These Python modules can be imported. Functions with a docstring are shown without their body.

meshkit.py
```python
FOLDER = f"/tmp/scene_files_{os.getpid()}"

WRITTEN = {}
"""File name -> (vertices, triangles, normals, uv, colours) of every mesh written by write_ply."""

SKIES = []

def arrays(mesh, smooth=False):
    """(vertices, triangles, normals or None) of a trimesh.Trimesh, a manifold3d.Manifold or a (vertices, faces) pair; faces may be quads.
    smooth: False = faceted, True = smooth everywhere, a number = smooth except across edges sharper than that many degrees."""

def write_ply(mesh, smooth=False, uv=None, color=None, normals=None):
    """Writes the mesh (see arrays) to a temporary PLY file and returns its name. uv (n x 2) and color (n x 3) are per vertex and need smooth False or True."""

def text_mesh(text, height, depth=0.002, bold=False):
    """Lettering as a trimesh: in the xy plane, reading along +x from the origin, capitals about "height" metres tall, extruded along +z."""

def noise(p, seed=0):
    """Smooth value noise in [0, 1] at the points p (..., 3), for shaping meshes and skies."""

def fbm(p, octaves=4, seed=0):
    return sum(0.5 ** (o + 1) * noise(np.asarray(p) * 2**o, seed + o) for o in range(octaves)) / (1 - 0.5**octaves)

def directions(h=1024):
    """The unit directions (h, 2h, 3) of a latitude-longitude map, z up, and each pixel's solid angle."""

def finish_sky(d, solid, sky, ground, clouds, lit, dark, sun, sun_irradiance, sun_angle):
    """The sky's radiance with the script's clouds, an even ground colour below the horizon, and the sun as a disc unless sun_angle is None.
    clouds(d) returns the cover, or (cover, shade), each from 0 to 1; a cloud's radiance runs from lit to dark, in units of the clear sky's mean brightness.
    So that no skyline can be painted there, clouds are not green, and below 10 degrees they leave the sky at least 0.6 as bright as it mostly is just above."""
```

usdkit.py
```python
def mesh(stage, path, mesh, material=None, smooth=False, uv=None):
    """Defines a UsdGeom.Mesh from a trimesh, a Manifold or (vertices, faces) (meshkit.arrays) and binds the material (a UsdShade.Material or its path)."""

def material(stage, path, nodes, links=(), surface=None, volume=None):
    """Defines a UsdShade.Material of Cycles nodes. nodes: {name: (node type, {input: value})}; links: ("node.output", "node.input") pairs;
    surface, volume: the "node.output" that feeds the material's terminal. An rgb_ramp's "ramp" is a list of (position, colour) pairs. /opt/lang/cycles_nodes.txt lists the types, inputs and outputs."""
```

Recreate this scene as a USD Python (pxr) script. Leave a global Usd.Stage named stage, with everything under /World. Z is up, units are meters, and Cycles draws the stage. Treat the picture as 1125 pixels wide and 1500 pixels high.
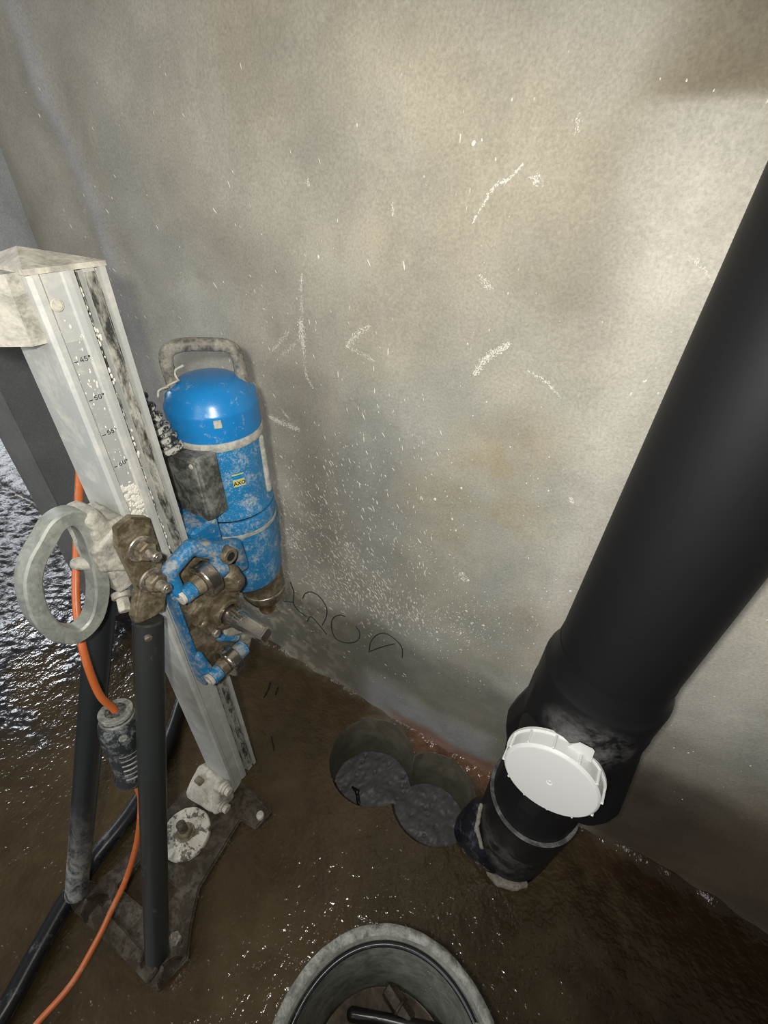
import math, random
import numpy as np, trimesh, manifold3d as m3, usdkit, meshkit
from pxr import Usd, UsdGeom, UsdLux, Gf, Sdf, Vt, UsdShade
from shapely.geometry import Polygon
from shapely.ops import unary_union

rng = np.random.default_rng(7)
stage = Usd.Stage.CreateInMemory()
UsdGeom.SetStageUpAxis(stage, 'Z'); UsdGeom.SetStageMetersPerUnit(stage, 1.0)
UsdGeom.Xform.Define(stage, '/World'); UsdGeom.Scope.Define(stage, '/World/Looks')

# ------------------------------------------------------------------ camera, light, exposure
CAM = np.array([0.0, -0.50477, 1.0])
R = np.array([[0.859, -0.322, 0.398], [0.512, 0.501, -0.698], [0.025, 0.803, 0.595]])   # columns: right, up, back
u_, s_, vt_ = np.linalg.svd(R); R = u_ @ vt_
FPX = 660.0
cam = UsdGeom.Camera.Define(stage, '/World/Camera')
M = np.eye(4); M[:3, :3] = R.T; M[3, :3] = CAM
cam.AddTransformOp().Set(Gf.Matrix4d(*M.ravel().tolist()))
cam.CreateHorizontalApertureAttr(36.0); cam.CreateVerticalApertureAttr(48.0)
cam.CreateFocalLengthAttr(36.0 * FPX / 1125.0); cam.CreateClippingRangeAttr(Gf.Vec2f(0.01, 50))
cam.CreateExposureAttr(0.0)

FLASH_POWER, DAY_POWER, FILL_POWER, AMBIENT = 4.4, 50.0, 10.0, 0.045
fl = UsdLux.SphereLight.Define(stage, '/World/phone_flash')                 # the phone's own flash, beside its lens
fp = CAM + R @ np.array([-0.035, 0.02, 0.03])
Mf = np.eye(4); Mf[:3, :3] = R.T; Mf[3, :3] = fp
fl.AddTransformOp().Set(Gf.Matrix4d(*Mf.ravel().tolist()))                   # its beam points where the phone points
sh = UsdLux.ShapingAPI.Apply(fl.GetPrim()); sh.CreateShapingConeAngleAttr(66.0); sh.CreateShapingConeSoftnessAttr(0.7)
fl.CreateRadiusAttr(0.012)
fl.CreateNormalizeAttr(True); fl.CreateIntensityAttr(FLASH_POWER); fl.CreateColorAttr(Gf.Vec3f(1.0, 0.965, 0.90))
dy = UsdLux.RectLight.Define(stage, '/World/window_daylight')              # daylight of the next room's window
dy.CreateWidthAttr(1.7); dy.CreateHeightAttr(1.15); dy.CreateNormalizeAttr(True); dy.CreateIntensityAttr(DAY_POWER)
dy.CreateColorAttr(Gf.Vec3f(0.90, 0.94, 1.0))
dy.AddTranslateOp().Set(Gf.Vec3d(-4.35, 0.70, 1.40)); dy.AddRotateXYZOp().Set(Gf.Vec3f(90, 0, -90 + 10))
rl_ = UsdLux.RectLight.Define(stage, '/World/added_fill')                # unseen soft fill lamp added behind the photographer to even out the wall
rl_.CreateWidthAttr(2.2); rl_.CreateHeightAttr(1.5); rl_.CreateNormalizeAttr(True); rl_.CreateIntensityAttr(FILL_POWER)
rl_.CreateColorAttr(Gf.Vec3f(0.95, 0.97, 1.0))
rl_.AddTranslateOp().Set(Gf.Vec3d(-0.55, -2.3, 1.6)); rl_.AddRotateXYZOp().Set(Gf.Vec3f(78, 0, -10))
dome = UsdLux.DomeLight.Define(stage, '/World/ambient'); dome.CreateIntensityAttr(AMBIENT); dome.CreateColorAttr(Gf.Vec3f(1.0, 0.97, 0.93))

# ------------------------------------------------------------------ materials
LK = '/World/Looks/'
def mat(name, nodes, links, surface='p.BSDF'):
    return usdkit.material(stage, LK + name, nodes, links, surface=surface)

def dusty(name, base, dust, lo, hi, scale=40, rough=0.45, drough=0.85, metal=0.0, bump=0.15, base2=None, spec=0.5, stretch=(1, 1, 1), speck=0.0, bdist=0.002, at=None, rad=0.05, dst=0.6, drg=0.65):
    """base colour showing through a film of dried slurry: fac 0 = base, 1 = dust."""
    b2 = base2 or base
    n = {"g": ("geometry", {}), "mp": ("mapping", {"scale": stretch}),
         "n1": ("noise_texture", {"scale": scale, "detail": 6, "roughness": drg, "distortion": dst}),
         "n2": ("noise_texture", {"scale": scale * 6, "detail": 3, "roughness": 0.6}),
         "n3": ("noise_texture", {"scale": scale * 0.5, "detail": 3}),
         "a": ("math", {"math_type": "multiply_add", "value2": 0.35}),
         "mr": ("map_range", {"from_min": lo + 0.175, "from_max": hi + 0.175, "clamp": True, "range_type": "linear"}),
         "bm": ("mix_color", {"a": base, "b": b2}), "c": ("mix_color", {"b": dust}),
         "r": ("mix_float", {"a": rough, "b": drough}), "m": ("mix_float", {"a": metal, "b": 0.0}),
         "vo": ("voronoi_texture", {"scale": scale * 9, "randomness": 1.0}),
         "vs": ("math", {"math_type": "less_than", "value2": speck}), "fx": ("math", {"math_type": "maximum"}),
         "b": ("bump", {"strength": bump, "distance": bdist}), "p": ("principled_bsdf", {"specular_ior_level": spec})}
    l = [("g.position", "mp.vector")] + [("mp.vector", f"{k}.vector") for k in ("n1", "n2", "n3", "vo")]
    l += [("n2.fac", "a.value1"), ("n1.fac", "a.value3"), ("a.value", "mr.value"), ("n3.fac", "bm.fac"), ("bm.result", "c.a"),
          ("vo.distance", "vs.value1"), ("vs.value", "fx.value1"), ("mr.result", "fx.value2"),
          ("fx.value", "c.fac"), ("fx.value", "r.fac"), ("fx.value", "m.fac"),
          ("c.result", "p.base_color"), ("r.result", "p.roughness"), ("m.result", "p.metallic"),
          ("a.value", "b.height"), ("b.normal", "p.normal")]
    if at is not None:                                        # a stain of its own shape at one place on the thing
        n["vd"] = ("vector_math", {"math_type": "distance", "vector2": at}); n["vr"] = ("map_range", {"from_min": rad, "from_max": rad * 0.2, "clamp": True}); n["vm"] = ("math", {"math_type": "multiply"})
        l = [k for k in l if k != ("mr.result", "fx.value2")] + [("g.position", "vd.vector1"), ("vd.value", "vr.value"), ("vr.result", "vm.value1"), ("mr.result", "vm.value2"), ("vm.value", "fx.value2")]
    return mat(name, n, l)

M_ = {}
DUST = (0.46, 0.44, 0.37)
M_['alu'] = dusty('dusty_aluminium', (0.52, 0.525, 0.49), (0.62, 0.60, 0.51), 0.45, 0.85, 32, 0.5, 0.85, 0.15, 0.10, base2=(0.42, 0.44, 0.43))
M_['alu_dirty'] = dusty('grimy_aluminium', (0.05, 0.05, 0.045), (0.42, 0.41, 0.35), 0.38, 0.6, 60, 0.4, 0.85, 0.2, 0.3, stretch=(1, 1, 0.4))
M_['cream'] = dusty('slurry_crusted_metal', (0.36, 0.34, 0.29), (0.58, 0.55, 0.46), 0.35, 0.6, 40, 0.6, 0.9, 0.2, 0.35)
M_['cast'] = dusty('dusty_cast_metal', (0.30, 0.31, 0.28), (0.50, 0.49, 0.42), 0.36, 0.62, 45, 0.4, 0.85, 0.5, 0.2)
M_['cast_dusty'] = dusty('pale_dusty_casting', (0.28, 0.275, 0.235), (0.48, 0.46, 0.39), 0.36, 0.60, 60, 0.5, 0.9, 0.15, 0.5)
M_['handle'] = dusty('satin_handle_metal', (0.29, 0.31, 0.28), (0.42, 0.42, 0.36), 0.35, 0.9, 50, 0.38, 0.7, 0.45, 0.06)
M_['blue'] = dusty('blue_paint_with_slurry', (0.014, 0.165, 0.38), (0.44, 0.48, 0.46), 0.50, 0.72, 55, 0.35, 0.85, 0.0, 0.2, base2=(0.015, 0.22, 0.46), speck=0.19, dst=0.15, drg=0.8)
M_['blue_clean'] = dusty('blue_cap_paint', (0.010, 0.175, 0.46), (0.42, 0.50, 0.55), 0.60, 0.80, 40, 0.28, 0.8, 0.0, 0.08, base2=(0.014, 0.225, 0.54), speck=0.09)
M_['blue_worn'] = dusty('worn_blue_paint', (0.012, 0.17, 0.38), (0.38, 0.36, 0.29), 0.46, 0.64, 45, 0.35, 0.8, 0.0, 0.25, speck=0.12, dst=0.15, drg=0.75)
M_['greasy'] = dusty('greasy_brown_steel', (0.075, 0.058, 0.036), (0.26, 0.22, 0.15), 0.42, 0.72, 45, 0.3, 0.75, 0.35, 0.2, base2=(0.15, 0.12, 0.075))
M_['steel'] = dusty('bright_worn_steel', (0.50, 0.46, 0.40), (0.30, 0.26, 0.19), 0.60, 0.80, 60, 0.18, 0.6, 0.95, 0.06)
M_['bolt'] = dusty('dull_bolt_steel', (0.26, 0.23, 0.19), (0.36, 0.33, 0.26), 0.45, 0.7, 80, 0.3, 0.8, 0.7, 0.15)
M_['brass'] = dusty('dull_brass', (0.30, 0.20, 0.08), (0.30, 0.26, 0.17), 0.45, 0.7, 70, 0.3, 0.7, 0.8, 0.1)
M_['strut'] = dusty('dark_green_grey_tube', (0.026, 0.036, 0.034), (0.14, 0.15, 0.14), 0.66, 0.95, 30, 0.34, 0.8, 0.25, 0.15, base2=(0.035, 0.03, 0.028), stretch=(1, 1, 0.5))
M_['strut_dirty'] = dusty('grime_spattered_tube', (0.022, 0.026, 0.027), (0.30, 0.30, 0.28), 0.34, 0.62, 60, 0.34, 0.85, 0.2, 0.2, stretch=(1, 1, 0.6), at=(-.527, -.556, .045), rad=0.24)
M_['muddy_steel'] = dusty('mud_coated_steel', (0.044, 0.034, 0.021), (0.105, 0.086, 0.060), 0.44, 0.75, 40, 0.3, 0.75, 0.1, 0.3)
M_['hose'] = dusty('black_wet_rubber', (0.012, 0.013, 0.015), (0.10, 0.10, 0.095), 0.58, 0.85, 30, 0.3, 0.7, 0.0, 0.1)
M_['orange'] = dusty('orange_cable_rubber', (0.52, 0.13, 0.03), (0.50, 0.33, 0.19), 0.55, 0.85, 40, 0.38, 0.8, 0.0, 0.08, base2=(0.44, 0.10, 0.025))
M_['plugrubber'] = dusty('dusty_dark_rubber', (0.020, 0.024, 0.026), (0.26, 0.27, 0.25), 0.48, 0.75, 70, 0.4, 0.85, 0.0, 0.25)
M_['rim'] = dusty('dust_greyed_rubber', (0.10, 0.10, 0.09), (0.33, 0.33, 0.29), 0.36, 0.66, 80, 0.5, 0.9, 0.0, 0.3)
M_['pipe'] = dusty('black_pipe_plastic', (0.007, 0.007, 0.008), (0.08, 0.08, 0.08), 0.75, 1.05, 18, 0.55, 0.65, 0.0, 0.04, spec=0.28)
M_['pipe_dusty'] = dusty('scuffed_black_pipe_plastic', (0.011, 0.011, 0.012), (0.24, 0.235, 0.22), 0.60, 0.90, 26, 0.45, 0.75, 0.0, 0.08, spec=0.35)
M_['pipe_chalk'] = dusty('chalk_scuffed_pipe_plastic', (0.008, 0.008, 0.009), (0.26, 0.255, 0.24), 0.40, 0.80, 26, 0.48, 0.75, 0.0, 0.05, spec=0.3, at=(.076, -.168, .492), rad=0.058)
M_['pipe_smear'] = dusty('slurry_smeared_pipe_plastic', (0.008, 0.008, 0.009), (0.22, 0.215, 0.20), 0.42, 0.80, 30, 0.42, 0.75, 0.0, 0.05, spec=0.4, at=(.045, -.170, .085), rad=0.085)
M_['crust'] = dusty('slurry_crusted_washer', (0.10, 0.085, 0.06), (0.50, 0.47, 0.40), 0.42, 0.50, 40, 0.6, 0.9, 0.1, 0.5)
M_['sleeve'] = dusty('wet_black_film', (0.012, 0.013, 0.018), (0.16, 0.16, 0.17), 0.55, 0.85, 30, 0.22, 0.6, 0.0, 0.4, bdist=0.004)
M_['white'] = mat('white_plastic', {"p": ("principled_bsdf", {"base_color": (0.66, 0.66, 0.64), "roughness": 0.38})}, [])
M_['boxgrey'] = dusty('dusty_dark_grey_housing', (0.055, 0.058, 0.052), (0.26, 0.26, 0.23), 0.42, 0.75, 45, 0.45, 0.85, 0.1, 0.15)
M_['gland'] = dusty('dust_caked_black_rubber', (0.02, 0.02, 0.02), (0.48, 0.47, 0.42), 0.46, 0.56, 110, 0.5, 0.9, 0.0, 0.4)
M_['grip'] = dusty('dusty_grip_tube', (0.10, 0.095, 0.08), (0.36, 0.34, 0.28), 0.36, 0.66, 55, 0.5, 0.9, 0.1, 0.2)
M_['bucket'] = dusty('grey_black_bucket_rubber', (0.085, 0.088, 0.075), (0.28, 0.285, 0.24), 0.32, 0.85, 30, 0.4, 0.75, 0.0, 0.2)
M_['mortar'] = dusty('pale_mortar', (0.20, 0.185, 0.15), (0.36, 0.34, 0.28), 0.4, 0.6, 60, 0.7, 0.9, 0.0, 0.4)
M_['label'] = dusty('yellow_sticker', (0.62, 0.55, 0.08), (0.45, 0.48, 0.45), 0.48, 0.62, 150, 0.4, 0.8, 0.0, 0.03)
M_['plate'] = dusty('grey_scale_print', (0.40, 0.41, 0.39), (0.62, 0.61, 0.54), 0.56, 0.72, 90, 0.5, 0.85, 0.1, 0.05)
M_['ink'] = mat('black_ink', {"p": ("principled_bsdf", {"base_color": (0.025, 0.025, 0.025), "roughness": 0.6})}, [])
M_['pencil'] = mat('pencil_graphite', {"p": ("principled_bsdf", {"base_color": (0.035, 0.033, 0.032), "roughness": 0.5})}, [])
M_['fleck'] = mat('dried_slurry_fleck', {"p": ("principled_bsdf", {"base_color": (0.72, 0.70, 0.62), "roughness": 0.85})}, [])
M_['dark'] = mat('cavity_shade', {"p": ("principled_bsdf", {"base_color": (0.012, 0.012, 0.011), "roughness": 0.6})}, [])  # near-black colour standing in for the shade inside the bores and vent gap
M_['seal'] = dusty('dusty_seal_band', (0.30, 0.31, 0.28), (0.50, 0.49, 0.43), 0.35, 0.6, 70, 0.5, 0.85, 0.2, 0.2)
M_['seal_dark'] = dusty('dull_rubber_seal', (0.05, 0.05, 0.048), (0.18, 0.18, 0.17), 0.40, 0.7, 60, 0.5, 0.8, 0.0, 0.1)
M_['debris'] = mat('dark_wet_debris', {"p": ("principled_bsdf", {"base_color": (0.014, 0.012, 0.010), "roughness": 0.3})}, [])

M_['wall'] = mat('cement_plaster', {
    "at": ("attribute", {"attribute": "tone"}), "g": ("geometry", {}),
    "n1": ("noise_texture", {"scale": 9.0, "detail": 6, "roughness": 0.6, "distortion": 0.4}), "r1": ("map_range", {"from_min": 0.25, "from_max": 0.75, "to_min": 0.80, "to_max": 1.18}),
    "n2": ("noise_texture", {"scale": 330.0, "detail": 3, "roughness": 0.7}), "r2": ("map_range", {"from_min": 0.25, "from_max": 0.75, "to_min": 0.80, "to_max": 1.20}),
    "mm": ("math", {"math_type": "multiply"}), "vm": ("vector_math", {"math_type": "scale"}),
    "n3": ("noise_texture", {"scale": 900.0, "detail": 2}), "mh": ("math", {"math_type": "multiply_add", "value2": 0.5}),
    "b": ("bump", {"strength": 0.45, "distance": 0.0012}),
    "p": ("principled_bsdf", {"roughness": 0.82, "specular_ior_level": 0.25})},
    [("g.position", "n1.vector"), ("g.position", "n2.vector"), ("g.position", "n3.vector"), ("n1.fac", "r1.value"), ("n2.fac", "r2.value"),
     ("r1.result", "mm.value1"), ("r2.result", "mm.value2"), ("at.color", "vm.vector1"), ("mm.value", "vm.scale"), ("vm.vector", "p.base_color"),
     ("n3.fac", "mh.value1"), ("n2.fac", "mh.value3"), ("mh.value", "b.height"), ("b.normal", "p.normal")])
M_['floor'] = mat('wet_drilling_mud', {
    "at": ("attribute", {"attribute": "tone"}), "g": ("geometry", {}),
    "n1": ("noise_texture", {"scale": 14.0, "detail": 6, "roughness": 0.6, "distortion": 0.8}), "r1": ("map_range", {"from_min": 0.25, "from_max": 0.75, "to_min": 0.72, "to_max": 1.3}),
    "vm": ("vector_math", {"math_type": "scale"}),
    "n2": ("noise_texture", {"scale": 150.0, "detail": 1.5, "roughness": 0.5}), "n3": ("noise_texture", {"scale": 45.0, "detail": 2, "roughness": 0.5}),
    "mh": ("math", {"math_type": "multiply_add", "value2": 0.40}),
    "b": ("bump", {"strength": 1.0, "distance": 0.0035}),
    "ag": ("attribute", {"attribute": "gloss"}), "p": ("principled_bsdf", {"specular_ior_level": 0.45})},
    [("g.position", "n1.vector"), ("g.position", "n2.vector"), ("g.position", "n3.vector"), ("n1.fac", "r1.value"),
     ("at.color", "vm.vector1"), ("r1.result", "vm.scale"), ("vm.vector", "p.base_color"),
     ("ag.fac", "p.roughness"), ("n2.fac", "mh.value1"), ("n3.fac", "mh.value3"), ("mh.value", "b.height"), ("b.normal", "p.normal")])
M_['hole'] = dusty('cut_concrete_core_wall', (0.10, 0.088, 0.060), (0.17, 0.155, 0.115), 0.4, 0.7, 25, 0.32, 0.6, 0.0, 0.15)
M_['slurry'] = dusty('grey_drilling_slurry', (0.112, 0.110, 0.113), (0.130, 0.127, 0.129), 0.40, 0.66, 50, 0.45, 0.5, 0.0, 0.10, stretch=(1, 0.5, 1), bdist=0.004)
M_['water'] = dusty('muddy_water_surface', (0.055, 0.043, 0.028), (0.125, 0.10, 0.066), 0.42, 0.62, 16, 0.06, 0.1, 0.0, 0.02)

# ------------------------------------------------------------------ helpers
used = {}
def numbered(parent, name):
    k = (parent, name); used[k] = used.get(k, -1) + 1
    return name if used[k] == 0 else f"{name}_{used[k]:03d}"

class Node:
    def __init__(self, path, origin): self.path, self.origin = path, np.asarray(origin, float)

def keys(prim, label=None, cat=None, group=None, kind=None):
    for k, v in (('label', label), ('category', cat), ('group', group), ('kind', kind)):
        if v: prim.SetCustomDataByKey(k, v)

def thing(name, label, cat, loc, group=None):
    p = '/World/' + numbered('/World', name)
    x = UsdGeom.Xform.Define(stage, p); x.AddTranslateOp().Set(Gf.Vec3d(*map(float, loc)))
    keys(x.GetPrim(), label, cat, group)
    return Node(p, loc)

def arr(mesh):
    if hasattr(mesh, 'to_mesh'):
        m = mesh.to_mesh(); return trimesh.Trimesh(np.array(m.vert_properties[:, :3], float), np.array(m.tri_verts), process=False)
    if isinstance(mesh, (list,)): return trimesh.util.concatenate([arr(a) for a in mesh])
    if isinstance(mesh, tuple): return trimesh.Trimesh(np.asarray(mesh[0], float), np.asarray(mesh[1]), process=False)
    return mesh

def obj(name, mesh, material, parent=None, smooth=35, label=None, cat=None, group=None, kind=None, tone=None, gloss=None):
    base = parent.path if parent else '/World'
    origin = parent.origin if parent else np.zeros(3)
    m = arr(mesh).copy(); m.apply_translation(-origin)
    if tone is None: m.remove_unreferenced_vertices()
    p = base + '/' + numbered(base, name)
    g = usdkit.mesh(stage, p, m, M_[material], smooth=True if tone is not None else smooth)
    if tone is not None:
        UsdGeom.PrimvarsAPI(g).CreatePrimvar('tone', Sdf.ValueTypeNames.Color3fArray, 'vertex').Set(Vt.Vec3fArray.FromNumpy(np.asarray(tone, np.float32)))
    if gloss is not None: UsdGeom.PrimvarsAPI(g).CreatePrimvar('gloss', Sdf.ValueTypeNames.FloatArray, 'vertex').Set(Vt.FloatArray.FromNumpy(np.asarray(gloss, np.float32)))
    keys(g.GetPrim(), label, cat, group, kind)
    return Node(p, origin)

def frame(d, up=(0, 0, 1)):
    d = np.asarray(d, float); d = d / np.linalg.norm(d)
    u = np.asarray(up, float)
    if abs(d @ u) > 0.95: u = np.array([1.0, 0, 0])
    x = np.cross(u, d); x /= np.linalg.norm(x)
    return np.stack([x, np.cross(d, x), d], 1)

def place(mesh, p, d):
    T = np.eye(4); T[:3, :3] = frame(d); T[:3, 3] = p
    m = mesh.copy(); m.apply_transform(T); return m

def lathe(profile, p=(0, 0, 0), d=(0, 0, 1), n=40):
    pr = np.array([(max(r, 0.0), z) for r, z in profile], float)
    k = len(pr); a = np.linspace(0, 2 * np.pi, n, endpoint=False)
    v = np.stack([np.outer(np.cos(a), pr[:, 0]), np.outer(np.sin(a), pr[:, 0]), np.tile(pr[:, 1], (n, 1))], -1).reshape(-1, 3)
    f = []
    for i in range(n):
        j = (i + 1) % n
        for q in range(k - 1):
            a0, a1, b0, b1 = i * k + q, i * k + q + 1, j * k + q, j * k + q + 1
            f += [(a0, b0, b1), (a0, b1, a1)]
    m = trimesh.Trimesh(v, np.array(f), process=False); m.merge_vertices(); m.update_faces(m.nondegenerate_faces())
    return place(m, p, d)

def cyl(p0, p1, r, r1=None, c=0.001, n=28):
    p0, p1 = np.array(p0, float), np.array(p1, float); L = np.linalg.norm(p1 - p0); r1 = r if r1 is None else r1
    c = min(c, L * 0.3, r * 0.5, r1 * 0.5)
    return lathe([(0, 0), (r - c, 0), (r, c), (r1, L - c), (r1 - c, L), (0, L)], p0, p1 - p0, n)

def ring(p0, p1, r, ri, c=0.0008, n=32):
    p0, p1 = np.array(p0, float), np.array(p1, float); L = np.linalg.norm(p1 - p0)
    return lathe([(ri, 0), (r - c, 0), (r, c), (r, L - c), (r - c, L), (ri, L), (ri, 0)], p0, p1 - p0, n)

def hexn(p0, p1, r):
    p0, p1 = np.array(p0, float), np.array(p1, float); L = np.linalg.norm(p1 - p0); c = min(0.0015, L * 0.2)
    pts = []
    for i in range(6):
        a = i * np.pi / 3 + 0.3
        for rr, z in ((r - c, 0), (r, c), (r, L - c), (r - c, L)): pts.append((rr * np.cos(a), rr * np.sin(a), z))
    return place(trimesh.convex.convex_hull(np.array(pts)), p0, p1 - p0)

def rbox(c, s, b=0.002, rot=None):
    s = np.array(s, float) / 2; b = min(b, s.min() * 0.6); pts = []
    for sx in (-1, 1):
        for sy in (-1, 1):
            for sz in (-1, 1):
                for k in range(3):
                    q = s.copy() - b; q[k] = s[k]; pts.append(q * (sx, sy, sz))
    pts = np.array(pts)
    if rot is not None: pts = pts @ np.asarray(rot).T
    return trimesh.convex.convex_hull(pts + np.asarray(c, float))

def box2(a, b, bev=0.002):
    a, b = np.array(a, float), np.array(b, float); return rbox((a + b) / 2, np.abs(b - a), bev)

def spline(pts, n=12, closed=False):
    p = np.array(pts, float); out = []; N = len(p)
    for i in range(N if closed else N - 1):
        g = lambda k: p[k % N] if closed else (p[k] if 0 <= k < N else (2 * p[0] - p[1] if k < 0 else 2 * p[-1] - p[-2]))
        a, b, c, d = g(i - 1), g(i), g(i + 1), g(i + 2)
        for t in np.linspace(0, 1, n, endpoint=False):
            out.append(0.5 * ((2 * b) + (-a + c) * t + (2 * a - 5 * b + 4 * c - d) * t * t + (-a + 3 * b - 3 * c + d) * t ** 3))
    if not closed: out.append(p[-1])
    return np.array(out)

def sweep(path, section, closed=False, up=None):
    """section: (k,2) loop; path points (n,3). up: fixed normal; else parallel transport."""
    P = np.array(path, float); n = len(P); k = len(section)
    t = np.roll(P, -1, 0) - np.roll(P, 1, 0)
    if not closed: t[0] = P[1] - P[0]; t[-1] = P[-1] - P[-2]
    t /= np.linalg.norm(t, axis=1)[:, None]
    sec = np.asarray(section, float); V = []
    x = None
    for i in range(n):
        if up is not None: x = np.cross(up, t[i])
        elif x is None:
            u = np.array([0, 0, 1.0]) if abs(t[i][2]) < 0.9 else np.array([1.0, 0, 0]); x = np.cross(u, t[i])
        else: x = x - (x @ t[i]) * t[i]
        x = x / np.linalg.norm(x); y = np.cross(t[i], x)
        s = sec[i] if sec.ndim == 3 else sec
        V.append(P[i] + s[:, :1] * x + s[:, 1:] * y)
    V = np.vstack(V); F = []
    for i in range(n if closed else n - 1):
        j = (i + 1) % n
        for q in range(k):
            r = (q + 1) % k; F += [(i * k + q, i * k + r, j * k + r), (i * k + q, j * k + r, j * k + q)]
    if not closed:
        c0, c1 = len(V), len(V) + 1; V = np.vstack([V, P[:1], P[-1:]])
        for q in range(k):
            r = (q + 1) % k; F += [(c0, r, q), (c1, (n - 1) * k + q, (n - 1) * k + r)]
    return trimesh.Trimesh(V, np.array(F), process=False)

def circle(r, n=16): a = np.linspace(0, 2 * np.pi, n, endpoint=False); return np.stack([r * np.cos(a), r * np.sin(a)], 1)
def tube(pts, r, n=16, seg=10, smooth=True):
    P = spline(pts, seg) if smooth else np.array(pts, float)
    if np.ndim(r): rr = np.interp(np.linspace(0, 1, len(P)), np.linspace(0, 1, len(r)), r); return sweep(P, np.array([circle(a, n) for a in rr]))
    return sweep(P, circle(r, n))

def extr(poly, axis, a, b):
    """extrude a 2-D outline along x ('x': outline in y,z), y (x,z) or z (x,y) from a to b"""
    pg = poly if isinstance(poly, Polygon) else Polygon(poly)
    m = trimesh.creation.extrude_polygon(pg, b - a, engine='earcut')
    v = m.vertices.copy(); f = m.faces
    if axis == 'z': w = np.stack([v[:, 0], v[:, 1], v[:, 2] + a], 1)
    elif axis == 'x': w = np.stack([v[:, 2] + a, v[:, 0], v[:, 1]], 1)
    else: w = np.stack([v[:, 0], v[:, 2] + a, v[:, 1]], 1); f = f[:, ::-1]
    return trimesh.Trimesh(w, f, process=False)

def bevex(poly, axis, a, b, c=0.0025):
    """extrusion with chamfered end edges, from stacked outlines"""
    pg = Polygon(poly) if not isinstance(poly, Polygon) else poly
    pg = pg.buffer(c).buffer(-2 * c).buffer(c) if c > 0 else pg
    cs = m3.CrossSection([np.array(pg.exterior.coords)[:-1].tolist()] + [np.array(h.coords)[:-1].tolist() for h in pg.interiors], m3.FillRule.EvenOdd)
    body = m3.Manifold.extrude(cs, (b - a) - 2 * c).translate((0, 0, a + c))
    inn = cs.offset(-c, m3.JoinType.Miter)
    hull = [body]
    for z in (a, b - c):
        hull.append(m3.Manifold.extrude(inn, c).translate((0, 0, z)))
    m = arr(hull[0] + hull[1] + hull[2])
    v = m.vertices
    if axis == 'z': return m
    w = np.stack([v[:, 2], v[:, 0], v[:, 1]], 1) if axis == 'x' else np.stack([v[:, 0], v[:, 2], v[:, 1]], 1)
    return trimesh.Trimesh(w, m.faces if axis == 'x' else m.faces[:, ::-1], process=False)

def sph(p, r, n=16): return m3.Manifold.sphere(r, n).translate(tuple(map(float, p)))
def blob(bones, edge=0.005, it=8, amp=0.0, fs=60, seed=3):
    """bones: lists of (point, radius), each hulled; joined, refined, smoothed, roughened"""
    M3 = m3.Manifold()
    for b in bones: M3 = M3 + m3.Manifold.batch_hull([sph(p, r) for p, r in b])
    m = arr(M3.refine_to_length(edge)); m.merge_vertices()
    if it: trimesh.smoothing.filter_taubin(m, iterations=it)
    if amp:
        nz = meshkit.fbm(m.vertices * fs, 3, seed) - 0.5
        m.vertices += m.vertex_normals * (nz * 2 * amp)[:, None]
    return m

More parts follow.
